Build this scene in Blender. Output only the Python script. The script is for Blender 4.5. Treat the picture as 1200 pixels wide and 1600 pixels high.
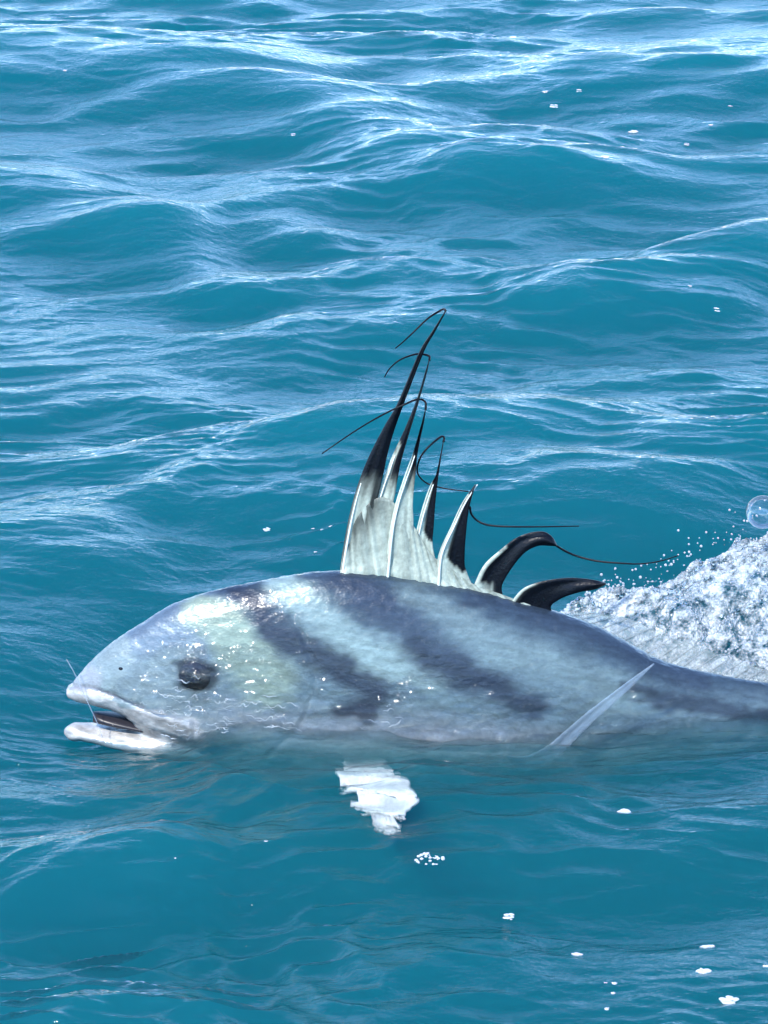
import bpy, bmesh, math, random
import numpy as np
from mathutils import Vector, Matrix

random.seed(7)
rng = np.random.default_rng(11)
scene = bpy.context.scene
for o in list(bpy.data.objects):
    bpy.data.objects.remove(o)
C = scene.collection

# ------------------------------------------------------------------ camera
PITCH = math.radians(20.0)
DIST = 5.0
TARGET = Vector((0.0, 0.0, 0.332))
CAM = TARGET + Vector((0, -DIST * math.cos(PITCH), DIST * math.sin(PITCH)))
cd = bpy.data.cameras.new('camera')
cam = bpy.data.objects.new('camera', cd)
C.objects.link(cam)
cam.location = CAM
cam.rotation_euler = (math.pi / 2 - PITCH, 0, 0)
cd.sensor_fit = 'HORIZONTAL'
cd.sensor_width = 36.0
cd.lens = 36.0 * DIST / 1.2
cd.clip_start = 0.1
cd.clip_end = 3000
scene.camera = cam

# ------------------------------------------------------------------ sky, sun, exposure
SUN_EL, SUN_AZ = 50.0, 218.0          # azimuth clockwise from +Y (the view direction)
world = bpy.data.worlds.new('World')
scene.world = world
world.use_nodes = True
wn = world.node_tree
sky = wn.nodes.new('ShaderNodeTexSky')
sky.sky_type = 'NISHITA'
sky.sun_disc = False
sky.sun_elevation = math.radians(SUN_EL)
sky.sun_rotation = math.radians(SUN_AZ)
sky.air_density = 1.15
sky.dust_density = 0.0
sky.ozone_density = 5.0
sky.altitude = 2500
bg = wn.nodes['Background']
bg.inputs['Strength'].default_value = 0.15
wn.links.new(sky.outputs[0], bg.inputs['Color'])

sd = bpy.data.lights.new('sun', 'SUN')
sun = bpy.data.objects.new('sun', sd)
C.objects.link(sun)
sd.energy = 2.0
sd.angle = math.radians(0.53)
sd.color = (1.0, 0.96, 0.9)
_az, _el = math.radians(SUN_AZ), math.radians(SUN_EL)
sun_dir = Vector((math.sin(_az) * math.cos(_el), math.cos(_az) * math.cos(_el), math.sin(_el)))
sun.rotation_euler = sun_dir.to_track_quat('Z', 'Y').to_euler()

vs = scene.view_settings
vs.view_transform = 'Standard'
vs.look = 'None'
vs.exposure = 2.05
vs.gamma = 1.0
vs.use_curve_mapping = False
cy = scene.cycles
cy.use_denoising = True
cy.max_bounces = 5
cy.transmission_bounces = 4
cy.transparent_max_bounces = 10
cy.volume_bounces = 2
cy.diffuse_bounces = 2
cy.glossy_bounces = 2
cy.caustics_refractive = True
cy.caustics_reflective = False
cy.sample_clamp_indirect = 6.0
cy.blur_glossy = 0.3

# ------------------------------------------------------------------ helpers
_f = Vector((0, math.cos(PITCH), -math.sin(PITCH)))
_u = Vector((0, math.sin(PITCH), math.cos(PITCH)))
K = 1.2 / 1200 / DIST                  # metres per photo pixel per metre of distance


def ray(px, py):
    return _f + Vector((1, 0, 0)) * ((px - 600) * K) + _u * ((800 - py) * K)


def at(px, py, Y=0.0):
    """Point of the plane y = Y."""
    d = ray(px, py)
    return CAM + d * ((Y - CAM.y) / d.y)


def ground(px, py, z=0.0):
    """Point of the horizontal plane at height z."""
    d = ray(px, py)
    return CAM + d * ((z - CAM.z) / d.z)


def srgb(r, g, b):
    def c(v):
        v /= 255.0
        return v / 12.92 if v <= 0.04045 else ((v + 0.055) / 1.055) ** 2.4
    return np.array([c(r), c(g), c(b)])


def sm(a, b, x):
    t = np.clip((x - a) / (b - a), 0, 1)
    return t * t * (3 - 2 * t)


def vnoise(x, y, seed=0):
    """Smooth value noise on numpy arrays, about -1..1."""
    xi = np.floor(x).astype(np.int64); yi = np.floor(y).astype(np.int64)
    fx = x - xi; fy = y - yi
    fx = fx * fx * fx * (fx * (fx * 6 - 15) + 10); fy = fy * fy * fy * (fy * (fy * 6 - 15) + 10)

    def h(i, j):
        n = (i * 374761393 + j * 668265263 + seed * 974634777) & 0x7fffffff
        n = ((n ^ (n >> 13)) * 1274126177) & 0x7fffffff
        n = (n ^ (n >> 16)) & 0xffff
        return n / 32767.5 - 1.0
    a = h(xi, yi); b = h(xi + 1, yi); c = h(xi, yi + 1); d = h(xi + 1, yi + 1)
    return (a * (1 - fx) + b * fx) * (1 - fy) + (c * (1 - fx) + d * fx) * fy


def spline(pts, n):
    """Catmull-Rom through 2-D/3-D points, resampled to n points by arc length."""
    P = np.array(pts, float)
    P = np.vstack([2 * P[0] - P[1], P, 2 * P[-1] - P[-2]])
    out = []
    for i in range(1, len(P) - 2):
        p0, p1, p2, p3 = P[i - 1:i + 3]
        for t in np.linspace(0, 1, 14, endpoint=False):
            out.append(0.5 * (2 * p1 + (p2 - p0) * t + (2 * p0 - 5 * p1 + 4 * p2 - p3) * t * t
                              + (3 * p1 - p0 - 3 * p2 + p3) * t ** 3))
    out.append(P[-2])
    out = np.array(out)
    s = np.r_[0, np.cumsum(np.linalg.norm(np.diff(out, axis=0), axis=1))]
    q = np.linspace(0, s[-1], n)
    return np.stack([np.interp(q, s, out[:, k]) for k in range(out.shape[1])], 1)


def link_mesh(name, verts, faces, material=None, parent=None, smooth=True, col=None):
    me = bpy.data.meshes.new(name)
    me.from_pydata([tuple(v) for v in verts], [], faces)
    me.update()
    return link(name, me, material, parent, smooth, col)


def link(name, me, material=None, parent=None, smooth=True, col=None):
    if smooth:
        me.polygons.foreach_set('use_smooth', [True] * len(me.polygons))
    if col is not None:
        a = me.color_attributes.new('Col', 'FLOAT_COLOR', 'POINT')
        c4 = np.ones((len(me.vertices), 4), np.float32)
        c4[:, :col.shape[1]] = col
        a.data.foreach_set('color', c4.ravel())
    o = bpy.data.objects.new(name, me)
    C.objects.link(o)
    if material:
        me.materials.append(material)
    if parent:
        o.parent = parent
        o.matrix_parent_inverse = parent.matrix_basis.inverted()
    return o


def tag(o, label=None, cat=None, group=None, kind=None):
    for k, v in (('label', label), ('category', cat), ('group', group), ('kind', kind)):
        if v:
            o[k] = v
    return o


def mat(name):
    m = bpy.data.materials.new(name)
    m.use_nodes = True
    nt = m.node_tree
    return m, nt, nt.nodes, nt.links, nt.nodes.get('Principled BSDF'), nt.nodes.get('Material Output')


# ------------------------------------------------------------------ materials
def water_material(name='sea_water', deep=True, clear=0.68, relief=1.0):
    m, nt, N, L, P, out = mat(name)
    N.remove(P)
    tc = N.new('ShaderNodeTexCoord')
    mp = N.new('ShaderNodeMapping'); mp.inputs['Scale'].default_value = (1.0, 1.5, 1.0)
    L.new(tc.outputs['Object'], mp.inputs['Vector'])
    n1 = N.new('ShaderNodeTexNoise'); n1.inputs['Scale'].default_value = 34; n1.inputs['Detail'].default_value = 3
    n1.inputs['Roughness'].default_value = 0.5; n1.inputs['Distortion'].default_value = 0.6
    L.new(mp.outputs[0], n1.inputs['Vector'])
    b1 = N.new('ShaderNodeBump'); b1.inputs['Strength'].default_value = 1.0; b1.inputs['Distance'].default_value = 0.0028 * relief
    L.new(n1.outputs['Fac'], b1.inputs['Height'])
    n2 = N.new('ShaderNodeTexNoise'); n2.inputs['Scale'].default_value = 95; n2.inputs['Detail'].default_value = 2
    n2.inputs['Distortion'].default_value = 0.8
    L.new(mp.outputs[0], n2.inputs['Vector'])
    b2 = N.new('ShaderNodeBump'); b2.inputs['Strength'].default_value = 1.0; b2.inputs['Distance'].default_value = 0.0011 * relief
    L.new(n2.outputs['Fac'], b2.inputs['Height']); L.new(b1.outputs[0], b2.inputs['Normal'])
    b1 = b2
    # Schlick reflectance, the same from both sides of the surface
    ge = N.new('ShaderNodeNewGeometry')
    dt = N.new('ShaderNodeVectorMath'); dt.operation = 'DOT_PRODUCT'
    L.new(ge.outputs['Incoming'], dt.inputs[0]); L.new(b1.outputs[0], dt.inputs[1])
    ab = N.new('ShaderNodeMath'); ab.operation = 'ABSOLUTE'; L.new(dt.outputs['Value'], ab.inputs[0])
    iv = N.new('ShaderNodeMath'); iv.operation = 'SUBTRACT'; iv.inputs[0].default_value = 1.0; iv.use_clamp = True; L.new(ab.outputs[0], iv.inputs[1])
    pw_ = N.new('ShaderNodeMath'); pw_.operation = 'POWER'; pw_.inputs[1].default_value = 5.0; L.new(iv.outputs[0], pw_.inputs[0])
    fr = N.new('ShaderNodeMath'); fr.operation = 'MULTIPLY_ADD'; fr.inputs[1].default_value = 0.98; fr.inputs[2].default_value = 0.02; L.new(pw_.outputs[0], fr.inputs[0])
    gl = N.new('ShaderNodeBsdfGlossy'); gl.inputs['Roughness'].default_value = 0.06
    L.new(b1.outputs[0], gl.inputs['Normal'])
    rf = N.new('ShaderNodeBsdfRefraction'); rf.inputs['IOR'].default_value = 1.333; rf.inputs['Roughness'].default_value = 0.0
    L.new(b1.outputs[0], rf.inputs['Normal'])
    tr = N.new('ShaderNodeBsdfTransparent')
    mi = N.new('ShaderNodeMixShader'); mi.inputs[0].default_value = clear
    L.new(rf.outputs[0], mi.inputs[1]); L.new(tr.outputs[0], mi.inputs[2])
    mx = N.new('ShaderNodeMixShader')
    L.new(fr.outputs[0], mx.inputs[0]); L.new(mi.outputs[0], mx.inputs[1]); L.new(gl.outputs[0], mx.inputs[2])
    L.new(mx.outputs[0], out.inputs['Surface'])
    if not deep:
        return m
    vsn = N.new('ShaderNodeVolumeScatter'); vsn.inputs['Color'].default_value = (0.020, 0.285, 0.300, 1); vsn.inputs['Density'].default_value = 2.6
    vab = N.new('ShaderNodeVolumeAbsorption'); vab.inputs['Color'].default_value = (0.0, 0.66, 0.72, 1); vab.inputs['Density'].default_value = 5.4
    ad = N.new('ShaderNodeAddShader')
    L.new(vsn.outputs[0], ad.inputs[0]); L.new(vab.outputs[0], ad.inputs[1])
    L.new(ad.outputs[0], out.inputs['Volume'])
    return m


def col_material(name, rough=0.3, noise_scale=60, noise_amt=0.25, bump=0.0, bump_scale=200, coat=0.0, translucent=0.0, spec=0.5, stretch=(1, 1, 1)):
    """Vertex-coloured organic surface with mottling and fine relief."""
    m, nt, N, L, P, out = mat(name)
    at_ = N.new('ShaderNodeAttribute'); at_.attribute_name = 'Col'
    tc = N.new('ShaderNodeTexCoord')
    mp = N.new('ShaderNodeMapping'); mp.inputs['Scale'].default_value = stretch
    L.new(tc.outputs['Object'], mp.inputs['Vector'])
    nz = N.new('ShaderNodeTexNoise'); nz.inputs['Scale'].default_value = noise_scale; nz.inputs['Detail'].default_value = 5
    nz.inputs['Roughness'].default_value = 0.65
    L.new(mp.outputs[0], nz.inputs['Vector'])
    mr = N.new('ShaderNodeMapRange')
    mr.inputs['From Min'].default_value = 0.3; mr.inputs['From Max'].default_value = 0.7
    mr.inputs['To Min'].default_value = 1 - noise_amt; mr.inputs['To Max'].default_value = 1 + noise_amt
    L.new(nz.outputs['Fac'], mr.inputs['Value'])
    mu = N.new('ShaderNodeVectorMath'); mu.operation = 'SCALE'
    L.new(at_.outputs['Color'], mu.inputs[0]); L.new(mr.outputs[0], mu.inputs['Scale'])
    L.new(mu.outputs[0], P.inputs['Base Color'])
    P.inputs['Roughness'].default_value = rough
    P.inputs['Specular IOR Level'].default_value = spec
    P.inputs['Coat Weight'].default_value = coat
    P.inputs['Coat Roughness'].default_value = 0.08
    if bump:
        n2 = N.new('ShaderNodeTexNoise'); n2.inputs['Scale'].default_value = bump_scale; n2.inputs['Detail'].default_value = 4
        L.new(mp.outputs[0], n2.inputs['Vector'])
        b = N.new('ShaderNodeBump'); b.inputs['Strength'].default_value = 1; b.inputs['Distance'].default_value = bump
        L.new(n2.outputs['Fac'], b.inputs['Height'])
        L.new(b.outputs[0], P.inputs['Normal']); L.new(b.outputs[0], P.inputs['Coat Normal'])
    if translucent:
        t = N.new('ShaderNodeBsdfTranslucent'); L.new(mu.outputs[0], t.inputs['Color'])
        mx = N.new('ShaderNodeMixShader'); mx.inputs[0].default_value = translucent
        L.new(P.outputs[0], mx.inputs[1]); L.new(t.outputs[0], mx.inputs[2])
        L.new(mx.outputs[0], out.inputs['Surface'])
    return m


def plain(name, color, rough=0.4, spec=0.5, alpha=1.0, trans=0.0, noise=0.0):
    m, nt, N, L, P, out = mat(name)
    P.inputs['Base Color'].default_value = (*color, 1)
    P.inputs['Roughness'].default_value = rough
    P.inputs['Specular IOR Level'].default_value = spec
    P.inputs['Alpha'].default_value = alpha
    P.inputs['Transmission Weight'].default_value = trans
    P.inputs['IOR'].default_value = 1.333
    if noise:
        nz = N.new('ShaderNodeTexNoise'); nz.inputs['Scale'].default_value = 90
        mr = N.new('ShaderNodeMapRange'); mr.inputs['To Min'].default_value = 1 - noise; mr.inputs['To Max'].default_value = 1 + noise
        L.new(nz.outputs['Fac'], mr.inputs['Value'])
        mu = N.new('ShaderNodeVectorMath'); mu.operation = 'SCALE'; mu.inputs[0].default_value = color
        L.new(mr.outputs[0], mu.inputs['Scale']); L.new(mu.outputs[0], P.inputs['Base Color'])
    return m


M_water = water_material()
M_film = water_material('film_water', False, 0.5, 1.0)
M_skin = col_material('fish_skin', rough=0.38, noise_scale=70, noise_amt=0.13, bump=0.0003, bump_scale=110, coat=0.75, spec=0.25, stretch=(0.4, 1, 1))
def add_scales(m):
    nt = m.node_tree; N, L = nt.nodes, nt.links
    tc = N.new('ShaderNodeTexCoord'); mp = N.new('ShaderNodeMapping'); mp.inputs['Scale'].default_value = (0.6, 1, 1)
    L.new(tc.outputs['Object'], mp.inputs['Vector'])
    vo = N.new('ShaderNodeTexVoronoi'); vo.inputs['Scale'].default_value = 300
    L.new(mp.outputs[0], vo.inputs['Vector'])
    b = N.new('ShaderNodeBump'); b.inputs['Strength'].default_value = 1; b.inputs['Distance'].default_value = 0.0003
    L.new(vo.outputs['Distance'], b.inputs['Height'])
    P = N['Principled BSDF']
    L.new(P.inputs['Normal'].links[0].from_socket, b.inputs['Normal'])
    L.new(b.outputs[0], P.inputs['Normal'])
    # film of water on the skin: its own wrinkles
    mq_ = N.new('ShaderNodeMapping'); mq_.inputs['Scale'].default_value = (0.5, 1, 1.2); L.new(tc.outputs['Object'], mq_.inputs['Vector'])
    nq_ = N.new('ShaderNodeTexNoise'); nq_.inputs['Scale'].default_value = 62; nq_.inputs['Detail'].default_value = 2.5; nq_.inputs['Distortion'].default_value = 1.6
    L.new(mq_.outputs[0], nq_.inputs['Vector'])
    bq_ = N.new('ShaderNodeBump'); bq_.inputs['Strength'].default_value = 1; bq_.inputs['Distance'].default_value = 0.0034
    L.new(nq_.outputs['Fac'], bq_.inputs['Height']); L.new(bq_.outputs[0], P.inputs['Coat Normal'])
    P.inputs['Coat IOR'].default_value = 1.33
    P.inputs['Coat Roughness'].default_value = 0.05
    mu = P.inputs['Base Color'].links[0].from_socket
    hs = N.new('ShaderNodeHueSaturation'); L.new(mu, hs.inputs['Color'])
    mr = N.new('ShaderNodeMapRange'); mr.inputs['To Min'].default_value = 0.9; mr.inputs['To Max'].default_value = 1.1
    sp = N.new('ShaderNodeSeparateColor'); L.new(vo.outputs['Color'], sp.inputs[0])
    L.new(sp.outputs[0], mr.inputs['Value']); L.new(mr.outputs[0], hs.inputs['Value'])
    L.new(hs.outputs[0], P.inputs['Base Color'])
    P.inputs['Metallic'].default_value = 0.15


add_scales(M_skin)
M_fin = col_material('dorsal_fin_skin', rough=0.35, noise_scale=120, noise_amt=0.2, bump=0.0008, bump_scale=260, coat=0.04, translucent=0.3, spec=0.22)
M_clear = col_material('clear_fin_skin', rough=0.25, noise_scale=120, noise_amt=0.2, bump=0.0006, bump_scale=260, coat=0.3, translucent=0.4)
M_glass_fin = col_material('glassy_fin_skin', rough=0.2, noise_scale=90, noise_amt=0.25, bump=0.0006, bump_scale=260, coat=0.3, translucent=0.3)
_n = M_glass_fin.node_tree; _o = _n.nodes['Material Output']; _src = _o.inputs['Surface'].links[0].from_socket
_t = _n.nodes.new('ShaderNodeBsdfTransparent'); _m = _n.nodes.new('ShaderNodeMixShader'); _m.inputs[0].default_value = 0.7
_n.links.new(_src, _m.inputs[1]); _n.links.new(_t.outputs[0], _m.inputs[2]); _n.links.new(_m.outputs[0], _o.inputs['Surface'])
M_filament = plain('filament_black', (0.003, 0.004, 0.006), 0.45, 0.25, noise=0.3)
M_eye = plain('eye_dark', (0.010, 0.009, 0.009), 0.10, 0.8, noise=0.4)
M_pupil = plain('pupil_black', (0.004, 0.004, 0.005), 0.04, 0.8, noise=0.1)
M_lining = plain('mouth_lining_grey', (0.018, 0.017, 0.022), 0.35, noise=0.3)
M_line = plain('fishing_line_clear', (0.3, 0.36, 0.42), 0.2, alpha=0.3)
M_foam_and_glint = plain('foam_and_glint_white', (0.62, 0.67, 0.70), 0.35, 0.6, alpha=0.45, noise=0.1)


def bubble_material():
    m, nt, N, L, P, out = mat('bubble_film')
    N.remove(P)
    lw = N.new('ShaderNodeLayerWeight'); lw.inputs['Blend'].default_value = 0.25
    mr = N.new('ShaderNodeMapRange'); mr.inputs['To Min'].default_value = 0.06; mr.inputs['To Max'].default_value = 0.7
    L.new(lw.outputs['Fresnel'], mr.inputs['Value'])
    g = N.new('ShaderNodeBsdfGlossy'); g.inputs['Roughness'].default_value = 0.03
    t = N.new('ShaderNodeBsdfTransparent')
    mx = N.new('ShaderNodeMixShader')
    L.new(mr.outputs[0], mx.inputs[0]); L.new(t.outputs[0], mx.inputs[1]); L.new(g.outputs[0], mx.inputs[2])
    L.new(mx.outputs[0], out.inputs['Surface'])
    return m


def froth_material():
    """Churned water: glassy with white froth in its folds."""
    m, nt, N, L, P, out = mat('froth')
    tc = N.new('ShaderNodeTexCoord')
    nz = N.new('ShaderNodeTexNoise'); nz.inputs['Scale'].default_value = 38; nz.inputs['Detail'].default_value = 6
    nz.inputs['Roughness'].default_value = 0.7
    L.new(tc.outputs['Object'], nz.inputs['Vector'])
    mr = N.new('ShaderNodeMapRange'); mr.inputs['From Min'].default_value = 0.40; mr.inputs['From Max'].default_value = 0.66; mr.inputs['To Max'].default_value = 0.72
    L.new(nz.outputs['Fac'], mr.inputs['Value'])
    vo = N.new('ShaderNodeTexVoronoi'); vo.inputs['Scale'].default_value = 170; vo.inputs['Randomness'].default_value = 1.0
    L.new(tc.outputs['Object'], vo.inputs['Vector'])
    b = N.new('ShaderNodeBump'); b.inputs['Strength'].default_value = 1; b.inputs['Distance'].default_value = 0.006
    L.new(vo.outputs['Distance'], b.inputs['Height'])
    P.inputs['Base Color'].default_value = (0.74, 0.79, 0.81, 1)
    P.inputs['Roughness'].default_value = 0.12
    P.inputs['Specular IOR Level'].default_value = 0.8
    L.new(b.outputs[0], P.inputs['Normal'])
    g = N.new('ShaderNodeBsdfGlossy'); g.inputs['Roughness'].default_value = 0.05
    L.new(b.outputs[0], g.inputs['Normal'])
    t = N.new('ShaderNodeBsdfTransparent'); t.inputs['Color'].default_value = (0.8, 0.95, 0.97, 1)
    fr = N.new('ShaderNodeFresnel'); fr.inputs['IOR'].default_value = 1.4
    L.new(b.outputs[0], fr.inputs['Normal'])
    m1 = N.new('ShaderNodeMixShader')
    L.new(fr.outputs[0], m1.inputs[0]); L.new(t.outputs[0], m1.inputs[1]); L.new(g.outputs[0], m1.inputs[2])
    at_ = N.new('ShaderNodeAttribute'); at_.attribute_name = 'Col'
    mm = N.new('ShaderNodeMath'); mm.operation = 'MULTIPLY'
    L.new(mr.outputs[0], mm.inputs[0]); L.new(at_.outputs['Fac'], mm.inputs[1])
    m2 = N.new('ShaderNodeMixShader')
    L.new(mm.outputs[0], m2.inputs[0]); L.new(m1.outputs[0], m2.inputs[1]); L.new(P.outputs[0], m2.inputs[2])
    L.new(m2.outputs[0], out.inputs['Surface'])
    return m


M_bubble = bubble_material()
M_froth = froth_material()
M_drop = None


def drop_material():
    m, nt, N, L, P, out = mat('splash_drop')
    P.inputs['Base Color'].default_value = (0.8, 0.86, 0.9, 1); P.inputs['Roughness'].default_value = 0.04; P.inputs['Specular IOR Level'].default_value = 0.9
    t = N.new('ShaderNodeBsdfTransparent'); t.inputs['Color'].default_value = (0.9, 0.97, 0.98, 1)
    g = N.new('ShaderNodeBsdfGlossy'); g.inputs['Roughness'].default_value = 0.03
    fr = N.new('ShaderNodeFresnel'); fr.inputs['IOR'].default_value = 1.5
    m1 = N.new('ShaderNodeMixShader')
    L.new(fr.outputs[0], m1.inputs[0]); L.new(t.outputs[0], m1.inputs[1]); L.new(g.outputs[0], m1.inputs[2])
    m2 = N.new('ShaderNodeMixShader'); m2.inputs[0].default_value = 0.3
    L.new(m1.outputs[0], m2.inputs[1]); L.new(P.outputs[0], m2.inputs[2])
    L.new(m2.outputs[0], out.inputs['Surface'])
    return m


M_drop = drop_material()

# ------------------------------------------------------------------ body outline of the fish (photo pixels on its middle plane)
TOP = [(103, 1079), (112, 1068), (139, 1036), (170, 1008), (225, 971), (262, 948), (312, 929), (402, 909), (525, 892),
       (600, 896), (690, 911), (760, 925), (800, 937), (870, 956), (920, 973), (980, 1003), (1020, 1026), (1100, 1050),
       (1200, 1068), (1300, 1082), (1360, 1090)]
BOT = [(103, 1086), (150, 1115), (215, 1140), (290, 1168), (340, 1190), (400, 1210), (520, 1238), (700, 1245), (900, 1226), (1000, 1212),
       (1100, 1194), (1200, 1172), (1300, 1144), (1360, 1130)]
HALFW = [(103, 0.012), (120, 0.022), (170, 0.038), (230, 0.055), (300, 0.070), (400, 0.084), (520, 0.092), (700, 0.092),
         (900, 0.080), (1100, 0.058), (1250, 0.034), (1360, 0.018)]


def curve_xz(pts):
    w = np.array([(at(a, b).x, at(a, b).z) for a, b in pts])
    return w[:, 0], w[:, 1]


top_x, top_z = curve_xz(TOP)
bot_x, bot_z = curve_xz(BOT)
hw_x = np.array([at(a, 900).x for a, _ in HALFW]); hw_v = np.array([b for _, b in HALFW])


def smooth_interp(x, xs, ys):
    """Cubic Hermite (monotone-ish) interpolation."""
    m = np.gradient(ys, xs)
    i = np.clip(np.searchsorted(xs, x) - 1, 0, len(xs) - 2)
    h = xs[i + 1] - xs[i]
    t = np.clip((x - xs[i]) / h, 0, 1)
    return ((2 * t ** 3 - 3 * t ** 2 + 1) * ys[i] + (t ** 3 - 2 * t ** 2 + t) * h * m[i]
            + (-2 * t ** 3 + 3 * t ** 2) * ys[i + 1] + (t ** 3 - t ** 2) * h * m[i + 1])


def body_top(x): return smooth_interp(x, top_x, top_z)
def body_bot(x): return smooth_interp(x, bot_x, bot_z)
def body_hw(x): return smooth_interp(x, hw_x, hw_v)


UPL = [(103, 1085), (125, 1092), (150, 1098), (180, 1106), (202, 1118), (216, 1138), (240, 1156), (290, 1170)]
ux, uz = curve_xz(UPL)


CTR = 0.31                            # height of the widest line, as a share of the depth


def body_low(x): return np.where(x < ux[-1], smooth_interp(x, ux, uz), body_bot(x))


def body_upper(x, y, grow=0.0):
    """Height of the fish's upper surface over (x, y); very low outside it."""
    t = body_top(x) + grow; b = body_low(x); c = b + (t - b) * CTR
    w = body_hw(x) + grow
    q = np.clip(1 - (np.abs(y) / w) ** 2.0, 0, None)
    z = c + (t - c) * q ** 0.62
    inside = (np.abs(y) < w) & (x > top_x[0] - 0.005) & (x < top_x[-1])
    return np.where(inside, z, -9.0)


# ------------------------------------------------------------------ the sea
def sea_height(X, Y):
    Z = np.zeros_like(X)
    # the larger waves: crest lines in photo pixels, height, length of near face, of far face
    crests = [
        ([(-500, 60), (0, 72), (250, 76), (400, 92), (560, 150), (680, 196), (800, 215), (1000, 222)], .12, .72, .85,
         [(-500, .8), (0, 1), (250, 1), (420, .75), (700, .6), (900, .3), (1050, 0)]),
        ([(800, 120), (960, 100), (1060, 88), (1200, 76), (1700, 60)], .105, .62, .75,
         [(780, 0), (930, .6), (1060, 1), (1700, 1)]),
        ([(560, 118), (700, 112), (850, 116), (1000, 118)], .04, .25, .3, [(560, 0), (680, 1), (900, 1), (1020, 0)]),
        ([(-400, 250), (0, 272), (130, 290), (260, 345), (380, 410), (480, 440)], .07, .42, .45,
         [(-400, .7), (0, 1), (300, .9), (420, .5), (520, 0)]),
        ([(650, 268), (760, 262), (900, 266), (1100, 262), (1300, 255)], .06, .33, .35, [(600, 0), (740, 1), (1000, 1), (1300, .8)]),
        ([(380, 345), (460, 338), (560, 350)], .035, .2, .2, [(360, 0), (440, 1), (500, 1), (570, 0)]),
        ([(780, 440), (880, 425), (960, 420), (1080, 400), (1200, 360), (1500, 330)], .085, .42, .4,
         [(760, 0), (900, .9), (1200, 1), (1500, .8)]),
        ([(430, 400), (600, 385), (760, 390), (860, 400)], .04, .35, .3, [(420, 0), (560, 1), (760, 1), (860, 0)]),
        ([(-300, 590), (0, 590), (150, 585), (300, 600)], .03, .2, .25, [(-300, .8), (0, 1), (180, 1), (330, 0)]),
        ([(-300, 700), (100, 690), (350, 670), (500, 648), (650, 640), (850, 650), (1050, 660), (1200, 640), (1600, 620)], .12, .74, .5,
         [(-300, .35), (100, .45), (350, .7), (520, 1), (900, 1), (1600, .9)]),
        ([(-300, 860), (0, 870), (140, 880), (300, 900)], .035, .25, .3, [(-300, 1), (0, 1), (150, .8), (330, 0)]),
        ([(-300, 1190), (0, 1185), (200, 1180), (420, 1215)], .03, .24, .25, [(-300, 1), (0, 1), (300, .8), (430, 0)]),
        ([(360, 1290), (520, 1275), (680, 1262), (820, 1290), (950, 1280), (1100, 1265), (1300, 1250)], .05, .26, .24,
         [(330, 0), (480, .5), (680, 1), (900, .9), (1000, .6), (1300, .7)]),
        ([(100, 1370), (300, 1345), (500, 1350), (700, 1395), (860, 1450)], .035, .3, .22, [(60, 0), (250, 1), (560, 1), (760, .6), (880, 0)]),
        ([(420, 1505), (600, 1508), (780, 1510), (900, 1512), (1050, 1520), (1200, 1500), (1500, 1480)], .055, .3, .28, [(400, 0), (560, .8), (880, 1), (1200, 1), (1500, 1)]),
        ([(-300, 1590), (0, 1585), (200, 1578), (420, 1590), (620, 1600)], .09, .3, .30, [(-300, 1), (0, 1), (300, 1), (640, 0)]),
        ([(-300, 1010), (0, 1008), (90, 1005), (160, 1010)], .04, .22, .3, [(-300, 1), (0, 1), (90, .7), (150, 0)]),
        ([(-300, 1352), (0, 1350), (200, 1345), (330, 1350)], .065, .26, .24, [(-300, 1), (0, 1), (200, .8), (340, 0)]),
    ]
    for pts, A, Lf, Lb, env in crests:
        A *= 0.68; Lf *= 1.12; Lb *= 1.2
        g = np.array([(ground(a, b, A * 0.9).x, ground(a, b, A * 0.9).y) for a, b in pts])
        ym = float(np.mean(g[:, 1]))
        ex = np.array([(a - 600) * K * ((ym - CAM.y) / math.cos(PITCH) * 0.93) for a, _ in env]); ev = np.array([v for _, v in env])
        c = smooth_interp(X, g[:, 0], g[:, 1])
        a = A * np.interp(X, ex, ev)
        wob = 0.06 * vnoise(X * 2.3, Y * 1.1, 5) + 0.025 * vnoise(X * 6, Y * 3, 6)
        u = Y - c + wob
        t = np.where(u < 0, -u / Lf, u / Lb)
        p = np.where(t < 1, 0.5 * (1 + np.cos(np.pi * np.clip(t, 0, 1))), 0) ** 1.1
        Z += a * p
    Z -= 0.02 - 0.004 * np.exp(-((X - 0.15) / 0.6) ** 2 - (Y / 0.35) ** 2) + 0.048 * np.exp(-((X + 0.46) / 0.20) ** 2 - ((Y + 0.02) / 0.25) ** 2)
    far = sm(4.5, 8.5, np.hypot(X, Y - 2.0))
    # chop running roughly towards the boat, in patches
    wx = X + 0.10 * vnoise(X * 1.7 + 3, Y * 1.3, 21) + 0.03 * vnoise(X * 6, Y * 4, 22)
    wy = Y + 0.12 * vnoise(X * 1.2, Y * 1.2 + 9, 23) + 0.03 * vnoise(X * 5 + 2, Y * 5, 24)

    def waves(n, l0, l1, slope, spread, seed, mean=0.25):
        r = np.random.default_rng(seed)
        H = np.zeros_like(X)
        for _ in range(n):
            lam = math.exp(r.uniform(math.log(l0), math.log(l1)))
            th = math.pi / 2 + mean + r.normal() * spread
            k = 2 * math.pi / lam
            H += (slope / k) * np.sin(k * (wx * math.cos(th) + wy * math.sin(th)) + r.uniform(0, 6.28)) * math.sqrt(2.0 / n)
        return H
    def ridged(n, l0, l1, slope, spread, seed, mean=0.0):
        """Sharp-crested ripples: long narrow ridges."""
        h = waves(n, l0, l1, 1.0, spread, seed, mean)
        rms = np.std(h[::7, ::7]) + 1e-9
        return slope * (rms * 1.2 - np.abs(h)) * 1.1
    calm = 1 - 0.75 * sm(-0.15, 0.15, -(np.hypot((X - 0.05) / 0.75, Y / 0.22) - 1))
    Z += waves(14, 0.55, 1.4, 0.085, 0.5, 31) * calm
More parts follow.
